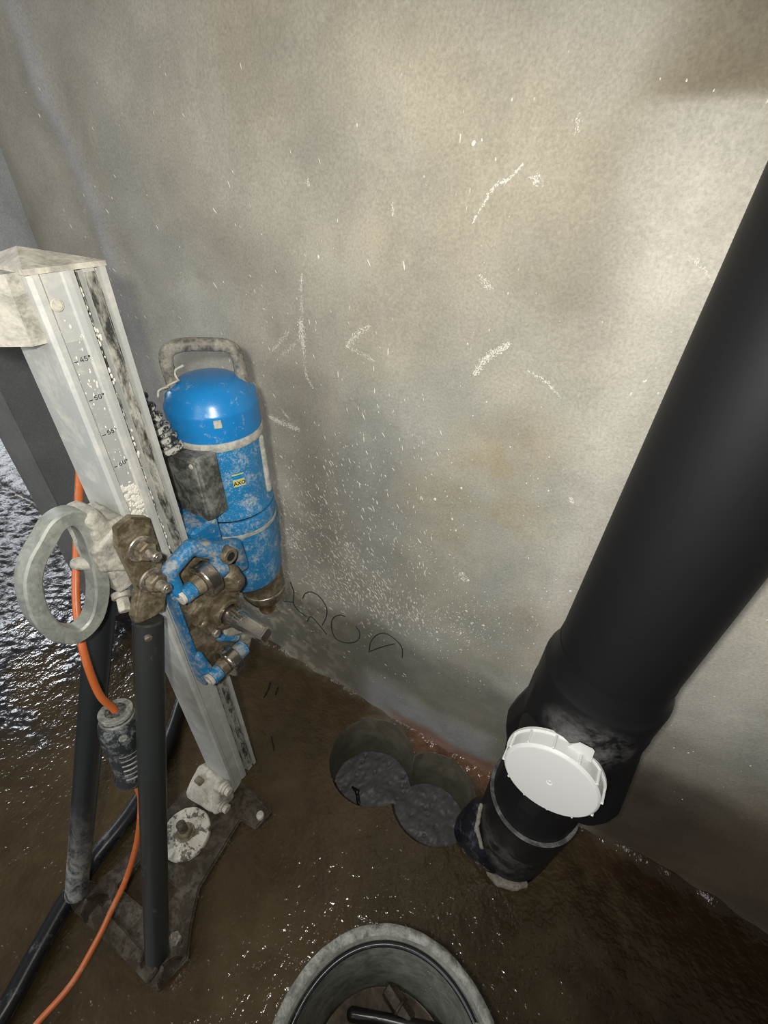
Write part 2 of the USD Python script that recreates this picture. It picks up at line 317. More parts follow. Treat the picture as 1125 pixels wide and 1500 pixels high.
sstep = lambda a, b, x: (lambda t: t * t * (3 - 2 * t))(np.clip((x - a) / (b - a), 0, 1))
def grid_mesh(xs, ys):
    nx, ny = len(xs), len(ys); X, Y = np.meshgrid(xs, ys, indexing='ij')
    i = np.arange((nx - 1) * ny).reshape(nx - 1, ny)[:, :-1].ravel()
    f = np.vstack([np.stack([i, i + ny, i + ny + 1], 1), np.stack([i, i + ny + 1, i + 1], 1)])
    return X.ravel(), Y.ravel(), f
P3 = lambda *a: np.stack(np.broadcast_arrays(*a), -1)

# ================================================================== SETTING
HOLES = [(-0.235, -0.110, 0.0915), (-0.092, -0.106, 0.0865), (0.062, -0.104, 0.0655)]

# --- back wall
xs = np.r_[np.arange(-1.05, 0.62, 0.004), np.arange(0.66, 1.9, 0.06)]
zs = np.r_[np.arange(-0.03, 1.26, 0.004), np.arange(1.3, 2.45, 0.06)]
X, Z, F = grid_mesh(xs, zs)
q = P3(X, Z, 0 * X)
big = meshkit.fbm(q * 3.2 + 5, 4, 11); mid = meshkit.fbm(q * 11, 4, 12); fine = meshkit.fbm(q * 45, 3, 13)
warp = (meshkit.fbm(q * 7 + 9, 3, 14) - 0.5)
y = (big - 0.5) * 0.012 + (mid - 0.5) * 0.004 + (fine - 0.5) * 0.0012
ridx = -0.822 - 0.05 * sstep(0.9, 1.15, Z) + warp * 0.03                          # trowel ridge at the left
ridge = np.exp(-((X - ridx) / 0.028) ** 2); y -= ridge * 0.006
patch = sstep(-0.075, -0.01, X - warp * 0.06 - 0.03 * sstep(0.8, 0.6, Z)) * sstep(1.055, 1.043, Z + warp * 0.03) * sstep(0.30, 0.22, X)
y -= patch * 0.0025
base_b = 0.275 + warp * 0.10 - 0.05 * sstep(-0.5, -0.9, X)
damp = sstep(base_b + 0.035, base_b - 0.035, Z) * (0.55 + 0.45 * sstep(0.40, 0.20, X))
smoothp = sstep(0.135, 0.085, Z - warp * 0.08) * sstep(-0.36, -0.29, X) * sstep(0.0, -0.05, X)
y -= smoothp * 0.003
low = sstep(0.02, 0.0, Z); y -= low * 0.006 * meshkit.noise(q * 40, 5)
wall_disp = y.copy()
base = np.array([0.350, 0.327, 0.268])
tone = base[None] * (0.80 + 0.42 * big[:, None])
tone *= 1 + (mid - 0.5)[:, None] * 0.30
warm = sstep(0.55, 0.72, meshkit.fbm(q * 5 + 31, 4, 21)); tone *= 1 + warm[:, None] * np.array([0.0, -0.03, -0.09])
cool = sstep(0.5, 0.7, meshkit.fbm(q * 4 + 71, 4, 22)); tone *= 1 + cool[:, None] * np.array([-0.05, 0.0, 0.04])
rust = np.exp(-(((X + 0.12) / 0.07) ** 2 + ((Z - 0.68) / 0.10) ** 2)) * sstep(0.4, 0.65, mid); tone *= 1 + rust[:, None] * np.array([-0.10, -0.20, -0.36])
tone = tone * (1 - 0.75 * patch[:, None]) + 0.75 * patch[:, None] * np.array([0.49, 0.465, 0.40])
brown = sstep(-0.08, -0.03, X - warp * 0.08) * sstep(1.035, 1.06, Z + warp * 0.04); tone *= 1 - brown[:, None] * np.array([0.36, 0.40, 0.47])
tone = tone * (1 - 0.8 * ridge[:, None]) + 0.8 * ridge[:, None] * np.array([0.40, 0.39, 0.375])
leftd = sstep(-0.55, -0.85, X); tone *= 1 - leftd[:, None] * 0.12 * np.array([1, 1, 0.9])
tone *= 1 - damp[:, None] * np.array([0.60, 0.60, 0.63]) * (0.8 + 0.5 * (mid - 0.5))[:, None]
tone = tone * (1 - 0.8 * smoothp[:, None]) + 0.8 * smoothp[:, None] * np.array([0.27, 0.27, 0.26])
brick = sstep(0.045, 0.012, Z + warp * 0.05) * sstep(-0.30, -0.20, X) * sstep(0.02, -0.02, X)
tone = tone * (1 - 0.8 * brick[:, None]) + 0.8 * brick[:, None] * np.array([0.19, 0.085, 0.05])
dk = sstep(0.52, 0.62, meshkit.fbm(q * 60, 3, 41)) * damp * sstep(-0.3, -0.5, X); tone *= 1 + 0.5 * dk[:, None]
right_shade = sstep(0.50, 0.18, Z + warp * 0.1) * sstep(0.12, 0.22, X); tone *= 1 - right_shade[:, None] * np.array([0.78, 0.82, 0.85])  # shade low on the right of the wall, put into its colour
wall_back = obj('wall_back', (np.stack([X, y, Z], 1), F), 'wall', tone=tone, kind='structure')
keys(stage.GetPrimAtPath(wall_back.path), 'grey cement plastered wall with white splatter behind the drill and the pipe', 'wall')

# --- left wall with the doorway beside it
ys = np.r_[np.arange(-0.162, 0.006, 0.006), 0.006]; zs2 = np.r_[np.arange(-0.03, 1.4, 0.008), np.arange(1.45, 2.45, 0.08)]
Yl, Zl, Fl = grid_mesh(ys, zs2); ql = P3(Yl * 0 - 1.05, Yl, Zl)
xl = -1.05 + (meshkit.fbm(ql * 5, 4, 51) - 0.5) * 0.006
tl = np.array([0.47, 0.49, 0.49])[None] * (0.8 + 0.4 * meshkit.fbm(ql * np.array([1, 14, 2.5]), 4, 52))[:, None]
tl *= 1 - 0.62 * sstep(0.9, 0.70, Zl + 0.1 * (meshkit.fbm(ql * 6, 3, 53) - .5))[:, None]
wl = [trimesh.Trimesh(np.stack([xl, Yl, Zl], 1), Fl, process=False)]; tt = [tl]
xj = np.linspace(-1.178, -1.05, 20); Xj, Zj, Fj = grid_mesh(xj, zs2)
yj = np.full_like(Xj, -0.162); qj = P3(Xj, yj, Zj); wl.append(trimesh.Trimesh(np.stack([Xj, yj, Zj], 1), Fj, process=False))
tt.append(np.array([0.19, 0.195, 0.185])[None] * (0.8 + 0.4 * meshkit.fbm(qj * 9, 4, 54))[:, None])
xb = np.array([[-1.178, -0.162, -0.03], [-1.178, 0.3, -0.03], [-1.178, 0.3, 2.4], [-1.178, -0.162, 2.4]]); wl.append(trimesh.Trimesh(xb, [[0, 2, 1], [0, 3, 2]], process=False)); tt.append(np.full((4, 3), 0.3))
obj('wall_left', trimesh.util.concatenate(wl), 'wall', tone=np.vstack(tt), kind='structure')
# the next room: its far wall, seen from another position through the doorway
xf = np.array([[-4.4, -3, -0.03], [-4.4, 3, -0.03], [-4.4, 3, 2.4], [-4.4, -3, 2.4]])
obj('wall_far', trimesh.Trimesh(xf, [[0, 1, 2], [0, 2, 3]], process=False), 'wall', tone=np.full((4, 3), 0.33), kind='structure')

# --- floor
fx = np.r_[np.arange(-4.4, -2.7, 0.05), np.arange(-2.7, -1.12, 0.010), np.arange(-1.12, 0.62, 0.004), np.arange(0.65, 1.9, 0.06)]
fy = np.r_[np.arange(-2.2, -0.9, 0.05), np.arange(-0.9, 0.012, 0.004), np.arange(0.022, 0.7, 0.012), np.arange(0.75, 2.0, 0.06)]
X, Y, F = grid_mesh(fx, fy)
q = P3(X, Y, 0 * X)
def hsdf(x, yy): return np.min([np.hypot(x - a, yy - b) - r for a, b, r in HOLES], 0)
for _ in range(3):                                            # pull grid points near the hole edges on to them
    for a, b, r in HOLES:
        d = np.hypot(X - a, Y - b); s = hsdf(X, Y); k = (np.abs(d - r) < 0.0027) & (np.abs(s) < 0.0027)
        X[k] = a + (X[k] - a) * r / d[k]; Y[k] = b + (Y[k] - b) * r / d[k]
cx, cy = X[F].mean(1), Y[F].mean(1)
F = F[hsdf(cx, cy) > 0]; un = np.unique(F); mp_ = np.full(len(X), -1); mp_[un] = np.arange(len(un)); F = mp_[F]; X, Y = X[un], Y[un]; q = P3(X, Y, 0 * X)
sd = hsdf(X, Y)
big = meshkit.fbm(q * 4 + 3, 4, 61); mid = meshkit.fbm(q * 22, 4, 62)
mudm = sstep(-0.60, -0.85, X + 0.25 * (meshkit.fbm(q * 7, 4, 63) - 0.5) + 0.45 * sstep(-0.38, -0.62, Y)) * sstep(0.45, 0.57, meshkit.fbm(q * 8 + 13, 4, 64) + 0.35 * sstep(-1.05, -1.3, X))
qr = P3(X * 0.9 + Y * 0.5, Y * 1.0 - X * 0.5, 0 * X)
rip = meshkit.fbm(qr * np.array([30, 44, 1]), 3, 65); rip2 = meshkit.fbm(q * 75, 3, 66)
z = (big - 0.5) * 0.006 + (mid - 0.5) * 0.0025
z += mudm * ((np.abs(rip - 0.5) * 2) * 0.008 + (rip2 - 0.5) * 0.005) * (1 + 0.5 * sstep(-1.1, -1.6, X))
near = sstep(0.05, 0.0, sd); z *= 1 - 0.7 * near
fil = np.exp(-np.clip(-Y, 0, 1) / 0.010) * (Y < 0.013); z += fil * 0.010 * (0.5 + meshkit.noise(q * 30, 67)) * sstep(0.0, 0.02, sd + 0.004)
z -= 0.002
tone = np.array([0.056, 0.039, 0.019])[None] * (0.70 + 0.6 * big[:, None])
black = np.array([0.022, 0.022, 0.026]); tone = tone * (1 - 0.9 * mudm[:, None]) + 0.9 * mudm[:, None] * black
pale = sstep(0.05, -0.1, X) * np.clip(fil * 1.1, 0, 1) * sstep(0.35, 0.6, mid); tone = tone * (1 - 0.6 * pale[:, None]) + 0.6 * pale[:, None] * np.array([0.20, 0.18, 0.14])
rimp = sstep(0.014, 0.0, sd) * sstep(-0.06, -0.03, Y) * sstep(0.3, 0.6, mid); tone = tone * (1 - 0.5 * rimp[:, None]) + 0.5 * rimp[:, None] * np.array([0.17, 0.14, 0.10])
redm = sstep(-0.050, -0.022, Y + 0.02 * (mid - 0.5)) * sstep(-0.21, -0.17, X) * sstep(0.03, 0.0, X) * (Y < 0.02); tone = tone * (1 - 0.85 * redm[:, None]) + 0.85 * redm[:, None] * np.array([0.15, 0.075, 0.046]) * (0.5 + mid)[:, None]
z += redm * 0.006 * (meshkit.noise(q * 120, 68) - 0.3)
red_shade = sstep(0.10, 0.34, X + 0.3 * (mid - .5)); tone *= 1 + red_shade[:, None] * np.array([-0.62, -0.70, -0.73])  # redder floor at the right, with the shade there painted into the tone
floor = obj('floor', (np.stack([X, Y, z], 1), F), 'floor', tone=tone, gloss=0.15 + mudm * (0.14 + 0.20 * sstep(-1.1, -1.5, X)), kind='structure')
keys(stage.GetPrimAtPath(floor.path), 'brown wet concrete floor covered in drilling mud with drilled holes', 'floor')

DEPTH = 0.155
for i, (a, b, r) in enumerate(HOLES):                         # walls of the three overlapping core holes
    n = 160; th = np.linspace(0, 2 * np.pi, n + 1); lv = np.array([0.004, -0.003, -0.02, -0.05, -0.09, -0.13, -0.19])
    x_, y_ = a + r * np.cos(th), b + r * np.sin(th)
    ok = np.min([np.hypot(x_ - c, y_ - d) - s for j, (c, d, s) in enumerate(HOLES) if j != i], 0) > -0.0015
    V, FF = [], []
    for t in th:
        for k, h in enumerate(lv):
            rr = r + (0.0015 if k == 0 else 0.0008 * math.sin(9 * t + 40 * h + i))
            V.append((a + rr * math.cos(t), b + rr * math.sin(t), -0.004 if k == 0 else h))
    L = len(lv)
    for k in range(n):
        if ok[k] and ok[k + 1]:
            for m in range(L - 1):
                p0, p1, p2, p3 = k * L + m, (k + 1) * L + m, (k + 1) * L + m + 1, k * L + m + 1
                FF += [(p0, p2, p1), (p0, p3, p2)]
    obj('hole_wall', trimesh.Trimesh(np.array(V), np.array(FF), process=False), 'hole', floor, smooth=True)

# --- splatter, scrapes and pencil strokes on the back wall

from scipy.interpolate import RegularGridInterpolator
Xw, Zw, _f = grid_mesh(xs, zs)
wall_y = RegularGridInterpolator((xs, zs), wall_disp.reshape(len(xs), len(zs)), bounds_error=False, fill_value=0)
MARKS = [
    ([(-0.156, 1.013), (-0.167, 1.002), (-0.179, 0.997), (-0.187, 0.984), (-0.198, 0.965)], 0.0020, 1.00),
    ([(-0.142, 1.003), (-0.139, 1.001)], 0.0056, 0.80),
    ([(-0.422, 0.899), (-0.426, 0.869), (-0.428, 0.823), (-0.427, 0.769), (-0.415, 0.748)], 0.0040, 0.45),
    ([(-0.43, 0.839), (-0.429, 0.803)], 0.0074, 0.80),
    ([(-0.454, 0.821), (-0.49, 0.788)], 0.0045, 0.50),
    ([(-0.442, 0.808), (-0.472, 0.784)], 0.0039, 0.40),
    ([(-0.319, 0.85), (-0.337, 0.836), (-0.354, 0.818)], 0.0051, 0.70),
    ([(-0.354, 0.818), (-0.327, 0.812), (-0.307, 0.806)], 0.0039, 0.45),
    ([(-0.137, 0.859), (-0.153, 0.845), (-0.163, 0.835), (-0.172, 0.816)], 0.0049, 1.00),
    ([(-0.112, 0.834), (-0.09, 0.826), (-0.07, 0.812)], 0.0022, 0.60),
    ([(-0.515, 0.675), (-0.488, 0.671), (-0.451, 0.669)], 0.0065, 0.90),
    ([(-0.485, 0.696), (-0.47, 0.681)], 0.0031, 0.50),
    ([(-0.181, 0.919), (-0.168, 0.91)], 0.0052, 0.50),
    ([(-0.144, 0.511), (-0.14, 0.498)], 0.0072, 0.80),
    ([(-0.001, 0.955), (0.013, 0.947), (0.025, 0.936)], 0.0020, 0.60),
    ([(-0.115, 1.047), (-0.115, 1.034)], 0.0038, 0.35),
    ([(-0.029, 0.695), (-0.025, 0.689)], 0.0031, 0.90),
    ([(-0.478, 0.443), (-0.524, 0.387)], 0.0078, 0.40),
    ([(-0.291, 0.98), (-0.289, 0.966)], 0.0017, 0.40),
    ([(-0.403, 0.997), (-0.402, 0.989)], 0.0025, 0.50),
]
PENCIL = [
    [(-0.517, 0.288), (-0.511, 0.259), (-0.517, 0.222), (-0.508, 0.204), (-0.482, 0.197)],
    [(-0.548, 0.208), (-0.516, 0.223)],
    [(-0.486, 0.255), (-0.477, 0.275), (-0.46, 0.289), (-0.439, 0.289), (-0.422, 0.267), (-0.423, 0.234), (-0.436, 0.198)],
    [(-0.48, 0.182), (-0.47, 0.204), (-0.458, 0.204), (-0.425, 0.174)],
    [(-0.372, 0.265), (-0.387, 0.261), (-0.406, 0.237), (-0.409, 0.2), (-0.396, 0.177), (-0.365, 0.186), (-0.341, 0.211), (-0.336, 0.237), (-0.346, 0.252)],
    [(-0.312, 0.192), (-0.309, 0.225), (-0.296, 0.257), (-0.277, 0.276), (-0.254, 0.274), (-0.237, 0.26), (-0.234, 0.229)],
    [(-0.309, 0.197), (-0.279, 0.233), (-0.253, 0.26)],
]
def flecks(x, zz, a, b, ang, name, h=0.0006):
    """low domes of dried slurry on the wall: centre, half axes, direction; one mesh"""
    n = len(x); k = 7; t = np.linspace(0, 2 * np.pi, k, endpoint=False)
    jit = rng.uniform(0.7, 1.25, (n, k))
    lx, lz = a[:, None] * np.cos(t) * jit, b[:, None] * np.sin(t) * jit
    c, s = np.cos(ang)[:, None], np.sin(ang)[:, None]
    px, pz = x[:, None] + c * lx - s * lz, zz[:, None] + s * lx + c * lz
    py = wall_y(np.stack([px, pz], -1).reshape(-1, 2)).reshape(n, k) + 0.0004
    cy_ = wall_y(np.stack([x, zz], -1)) - np.minimum(h, 0.6 * b)
    V = np.concatenate([np.stack([px, py, pz], -1), np.stack([x, cy_, zz], -1)[:, None]], 1).reshape(-1, 3)
    o = (np.arange(n) * (k + 1))[:, None]; i = np.arange(k)[None]
    Fk = np.stack([o + i, o + (i + 1) % k, np.broadcast_to(o + k, (n, k))], -1).reshape(-1, 3)
    return trimesh.Trimesh(V, Fk, process=False)
px, pz = [], []
cand = rng.uniform((-0.95, 0.02), (0.30, 1.1), (150000, 2))
cxn, czn = cand[:, 0], cand[:, 1]
clump = meshkit.fbm(P3(cxn * 9, czn * 9, 0 * cxn), 3, 81)
dens = 0.75 * np.exp(-((czn - 0.37) / 0.10) ** 2 - ((cxn + 0.17) / 0.17) ** 2) + 0.75 * np.exp(-((czn - 0.40) / 0.17) ** 2 - ((cxn + 0.47) / 0.15) ** 2) \
    + 0.10 * np.exp(-((czn - 0.5) / 0.22) ** 2 - ((cxn + 0.3) / 0.5) ** 2) + 0.011 + 0.05 * np.exp(-((czn - 0.17) / 0.1) ** 2) * (cxn < 0.05)
keep = rng.random(len(cxn)) < dens * sstep(0.12, 0.62, clump) * (0.15 + 0.85 * sstep(0.24, 0.36, czn)) * 0.42
fx_, fz_ = cxn[keep], czn[keep]; n = len(fx_)
ang = np.arctan2(fz_ - 0.10, fx_ + 0.10) + rng.normal(0, 0.25, n)
size = 0.0006 + 0.0010 * rng.random(n) ** 2.5 + 0.0022 * (rng.random(n) < 0.012)
asp = np.where(fx_ < -0.2, rng.uniform(1.4, 6.5, n), rng.uniform(1.0, 2.2, n)); asp = np.where(size > 0.002, 1.3, asp)
SPL = obj('splatter', flecks(fx_, fz_, size * asp, size, ang, 'f'), 'fleck', wall_back, smooth=False, kind='stuff', label='small white flecks of dried slurry sprayed over the wall')
for pl, w, d in MARKS:
    P = spline([(a, 0, b) for a, b in pl], 14)[:, [0, 2]]; L = np.linalg.norm(np.diff(P, axis=0), axis=1).sum()
    n = int(30 + d * L * w * 1.3e6); t = rng.random(n) * (len(P) - 1); i = np.minimum(t.astype(int), len(P) - 2)
    c = P[i] + (P[i + 1] - P[i]) * (t - i)[:, None]; env = 0.35 + 0.65 * np.sin(np.pi * t / (len(P) - 1)) ** 0.5
    c = c + rng.normal(0, 1, (n, 2)) * (w * 0.5 * env)[:, None]
    sz = rng.uniform(0.00035, 0.0010, n) * (0.6 + 0.5 * d); dr = P[-1] - P[0]
    obj('scrape_mark', flecks(c[:, 0], c[:, 1], sz * rng.uniform(1, 3, n), sz, np.full(n, math.atan2(dr[1], dr[0])) + rng.normal(0, 0.5, n), 's', 0.0004), 'fleck', wall_back, smooth=False)
for s in PENCIL:
    P = spline([(a, 0, b) for a, b in s], 10); P[:, 1] = wall_y(P[:, [0, 2]]) - 0.0006
    obj('pencil_stroke', sweep(P, np.array([(0.0012 * math.cos(t), 0.0010 * math.sin(t)) for t in np.linspace(0, 2 * math.pi, 6, endpoint=False)])), 'pencil', wall_back)

# --- slurry standing in the holes
sx, sy, SF = grid_mesh(np.arange(-0.335, 0.16, 0.0025), np.arange(-0.21, -0.005, 0.0025))
SF = SF[hsdf(sx, sy)[SF].min(1) < 0.003]
qs = P3(sx, sy, 0 * sx)
sz = -DEPTH + (meshkit.fbm(qs * 30, 4, 91) - 0.5) * 0.010 + (meshkit.fbm(qs * np.array([110, 50, 1]), 3, 92) - 0.5) * 0.006
for k in range(40):
    a, b = rng.uniform(-0.31, -0.02), rng.uniform(-0.19, -0.03); sz -= 0.005 * np.exp(-((sx - a) ** 2 + (sy - b) ** 2) / 0.0028 ** 2)
sl = trimesh.Trimesh(np.stack([sx, sy, sz], 1), SF, process=False); sl.remove_unreferenced_vertices()
obj('slurry', sl, 'slurry', smooth=True, label='grey wet drilling slurry lying at the bottom of the core holes', cat='slurry', kind='stuff')
obj('debris', blob([[((-0.276, -0.128, -0.151), 0.003), ((-0.262, -0.130, -0.150), 0.005)], [((-0.264, -0.13, -0.150), 0.004), ((-0.246, -0.148, -0.152), 0.004)]], 0.002, 1, 0.002, 300), 'debris',
    label='small black lump of debris on the slurry in the leftmost hole', cat='debris')

# ================================================================== DRILL STAND
ST = thing('drill_stand', 'core drill stand with dusty aluminium column, struts and muddy base plate', 'drill stand', (-0.45, -0.43, 0))
CX0, CX1, CY0, CY1 = -0.485, -0.42, -0.318, -0.256          # column section
ZT = 0.935
prof = [(CX0, CY0 + .003), (CX0 + .003, CY0), (CX1 - .003, CY0), (CX1, CY0 + .003), (CX1, CY0 + .008), (CX1 - .0015, CY0 + .0095), (CX1 - .0015, -.2935), (CX1, -.292), (CX1 + .0005, -.287), (CX1, -.283),
        (CX1 - .009, -.2825), (CX1 - .009, -.276), (CX1 - .001, -.2755), (CX1 - .001, -.2655), (CX1 - .005, -.265), (CX1 - .005, -.262), (CX1, -.2615), (CX1, CY1),
        (-.444, CY1), (-.444, CY1 - .004), (-.461, CY1 - .004), (-.461, CY1), (CX0, CY1), (CX0, -.2615), (CX0 + .005, -.262), (CX0 + .005, -.265), (CX0, -.2655), (CX0, -.2755), (CX0 + .009, -.276), (CX0 + .009, -.2825), (CX0, -.283)]
col = obj('column', extr(prof, 'z', 0.05, ZT), 'alu', ST, smooth=False)
obj('groove_grime', box2((CX1 - .0092, -.2823, 0.06), (CX1 - .0082, -.2762, ZT - .003), 0.0002), 'alu_dirty', col)
obj('groove_grime', box2((CX1 - .0055, -.2648, 0.06), (CX1 - .0045, -.2622, ZT - .003), 0.0002), 'alu_dirty', col)
obj('rail_face', box2((CX1 - .0015, -.2753, 0.06), (CX1 - .0007, -.2658, ZT - .003), 0.0002), 'alu_dirty', col)
# rack: teeth facing the wall
tp = []
for k in range(150):
    z0 = 0.06 + k * 0.0058; tp += [(CY1 - .003, z0), (CY1 + .0035, z0 + .0014), (CY1 + .0035, z0 + .0030), (CY1 - .0005, z0 + .0044)]
tp = [(CY1 - .0038, 0.06)] + tp + [(CY1 - .0038, 0.06 + 150 * 0.0058)]
obj('toothed_rack', extr(tp, 'x', -.4605, -.4445), 'alu_dirty', ST, smooth=False)
tp2 = [(a, b) for a, b in tp]
# cap: shallow folded pyramid plate
capz = ZT
cv = np.array([[CX0 - .002, CY0 - .002, capz], [CX1 + .001, CY0 - .002, capz], [CX1 + .001, CY1 + .001, capz], [CX0 - .002, CY1 + .001, capz],
               [CX0 - .002, CY0 - .002, capz + .004], [CX1 + .001, CY0 - .002, capz + .004], [CX1 + .001, CY1 + .001, capz + .004], [CX0 - .002, CY1 + .001, capz + .004],
               [-.458, -.300, capz + .015]])
obj('column_cap', trimesh.convex.convex_hull(cv), 'cream', ST, smooth=False, label='folded cream end cap on top of the column')
cb = obj('top_clamp', trimesh.convex.convex_hull(np.array([(x, yy, zz) for x, yy, zz in [(-.515, -.318, .884), (-.43, -.318, .884), (-.515, -.349, .886), (-.444, -.349, .886), (-.43, -.33, .884), (-.515, -.318, .936), (-.43, -.318, .936), (-.515, -.344, .932), (-.448, -.344, .932), (-.43, -.328, .936)]])), 'cast_dusty', ST, smooth=False)
obj('clamp_screw', cyl((-.490, -.348, .905), (-.490, -.356, .905), .006), 'bolt', cb)
obj('column_pin', ring((CX1 - .002, -.3045, .912), (CX1 + .0004, -.3045, .912), .0052, .0042), 'cream', col)
obj('pin_face', cyl((CX1 - .002, -.3045, .912), (CX1 - .0001, -.3045, .912), .0042), 'cream', col)
# angle scale
obj('scale_plate', box2((CX1 - .0018, -.3085, .738), (CX1 - .0010, -.2945, .883), .0002), 'plate', col, label='grey printed angle scale on the column')
for k, txt in enumerate(('45\u00b0', '50\u00b0', '55\u00b0', '60\u00b0')):
    zz = .8665 - k * .0345
    obj('scale_tick', box2((CX1 - .0011, -.3080, zz), (CX1 - .0007, -.3045, zz + .0007), .0001), 'ink', col)
    t = meshkit.text_mesh(txt, 0.0042, 0.0004); v = t.vertices
    w = np.stack([CX1 - .0011 + v[:, 2], -.3030 + v[:, 0], zz - .0008 + v[:, 1]], 1)
    obj('scale_number', trimesh.Trimesh(w, t.faces, process=False), 'ink', col, smooth=False)
# slurry crust on the face under the scale
cr = []
for k in range(260):
    zz = .742 - rng.beta(1.0, 1.5) * .155; yy = rng.uniform(-.3115, -.2935); sc = rng.uniform(.0008, .0030) * (.6 + .4 * rng.random())
    m = trimesh.creation.icosphere(1, 1.0); m.vertices *= np.array([.0009, sc * rng.uniform(.7, 1.8), sc * rng.uniform(.7, 1.6)]) * rng.uniform(.75, 1.25, (len(m.vertices), 1)); m.apply_translation((CX1 - .0012, yy, zz)); cr.append(m)
for k in range(60):
    zz, yy, sc = rng.uniform(.745, .90), rng.uniform(-.310, -.288), rng.uniform(.0004, .0011)
    m = trimesh.creation.icosphere(1, 1.0); m.vertices *= np.array([.0006, sc, sc * 1.8]); m.apply_translation((CX1 - .0012, yy, zz)); cr.append(m)
for k in range(160):
    zz, yy, sc = rng.uniform(.60, .92), rng.choice([-.2795, -.263]) + rng.normal(0, .0016), rng.uniform(.0006, .0016)
    m = trimesh.creation.icosphere(1, 1.0); m.vertices *= np.array([.0012, sc, sc * 1.9]); m.apply_translation((CX1 - .006, yy, zz)); cr.append(m)
obj('slurry_crust', cr, 'fleck', col, kind='stuff', smooth=60)

# struts
def strut(top, bot, r, m, dirty):
    top, bot = np.array(top), np.array(bot); d = (bot - top) / np.linalg.norm(bot - top)
    s = obj('strut', cyl(top, bot, r, c=.002, n=32), m, ST)
    return s
s1 = strut((-.401, -.343, .585), (-.350, -.540, .050), .0168, 'strut', 0)
s2 = strut((-.468, -.350, .600), (-.527, -.560, .045), .0165, 'strut_dirty', 0)
obj('strut_rivet', cyl((-.3895, -.3555, .576), (-.3838, -.3575, .575), .0042), 'bolt', s1)

# joint between column, handle and struts
jt = obj('joint_casting', blob([[((x, yy, zz), .004) for x in (-.466, -.420) for yy in (-.350, -.322) for zz in (.630, .708)],
                                [((-.450, -.345, .722), .010), ((-.425, -.345, .722), .010), ((-.450, -.335, .69), .010), ((-.425, -.335, .69), .010)],
                                [((x, -.356, zz), .005) for x in (-.448, -.418) for zz in (.668, .690)] + [((x, -.335, zz), .006) for x in (-.448, -.418) for zz in (.655, .70)],
                                [((-.440, -.370, .673), .006), ((-.420, -.350, .668), .008), ((-.44, -.345, .66), .008)],
                                [((x, -.330, zz), .004) for x in (-.44, -.409) for zz in (.618, .66)]], .0030, 0, .0010, 160), 'cast_dusty', ST, smooth=28)
fp_ = Polygon([(-.342, .690), (-.336, .712), (-.318, .716), (-.302, .705), (-.303, .66), (-.312, .60), (-.322, .578), (-.356, .585), (-.356, .60), (-.340, .63)])
ft = obj('strut_fitting', bevex(fp_, 'x', -.4125, -.4005, .002), 'greasy', ST, label='brown greasy end plate holding the strut to the column')
for (yy, zz) in ((-.3225, .678), (-.3240, .633)):
    w = obj('washer', cyl((-.4005, yy, zz), (-.3975, yy, zz), .0148), 'bolt', ft)
for (yy, zz) in ((-.3225, .678), (-.3240, .633)):
    obj('nut', hexn((-.3975, yy, zz), (-.3865, yy, zz), .0112), 'greasy', ft)
    obj('bolt_end', [cyl((-.3865, yy, zz), (-.372, yy, zz), .0058), cyl((-.372, yy, zz), (-.3705, yy, zz), .0035)], 'bolt', ft)
obj('joint_screw', [hexn((-.425, -.350, .612), (-.413, -.357, .604), .007), cyl((-.43, -.347, .616), (-.425, -.350, .612), .010)], 'cream', ST)

# handle: a closed D of flat bar
hp = [(-.430, a, b) for a, b in [[-0.4136, 0.6908], [-0.4023, 0.7093], [-0.3881, 0.722], [-0.3743, 0.7330], [-0.3610, 0.7335], [-0.3530, 0.7230], [-0.3520, 0.7020], [-0.3570, 0.6700], [-0.3660, 0.6370], [-0.3820, 0.6110], [-0.4020, 0.6045], [-0.4157, 0.6192], [-0.4206, 0.6371], [-0.4206, 0.6621]]]
rr = np.array([(-.0062, -.010), (.0062, -.010), (.0080, -.0080), (.0080, .0080), (.0062, .010), (-.0062, .010), (-.0080, .0080), (-.0080, -.0080)])
obj('handle', sweep(spline(hp, 10, True), rr, True, up=np.array([1.0, 0, 0])), 'handle', ST, label='grey metal D-shaped carrying handle behind the column')

# base plate, foot, anchor
bp = Polygon([(-.527, -.578), (-.330, -.568), (-.318, -.520), (-.345, -.490), (-.372, -.45), (-.386, -.34), (-.352, -.337), (-.346, -.298), (-.40, -.290), (-.51, -.285), (-.522, -.32), (-.516, -.46), (-.530, -.54)],
             [[(-.492, -.52), (-.40, -.515), (-.402, -.47), (-.488, -.475)]])
bs = obj('base_plate', bevex(bp, 'z', .001, .015, .003), 'muddy_steel', ST)
for xa, o in ((-.530, 0), (-.500, 0), (-.372, .012), (-.331, .012)):
    obj('rear_bracket', bevex([(-.578 + o, .012), (-.535 + o, .012), (-.540 + o, .040), (-.556 + o, .062), (-.572 + o, .045)], 'x', xa, xa + .0065, .0012), 'muddy_steel', ST, smooth=20)
obj('cross_bar', box2((-.515, -.570, .012), (-.345, -.548, .024), .003), 'muddy_steel', ST)
obj('levelling_screw', [hexn((-.3497, -.5155, .018), (-.3497, -.5155, .030), .0105)], 'bolt', ST)
obj('levelling_screw', [hexn((-.473, -.545, .024), (-.473, -.545, .034), .010)], 'muddy_steel', ST)
obj('levelling_screw', [cyl((-.358, -.316, .014), (-.358, -.316, .024), .0072)], 'cream', ST)
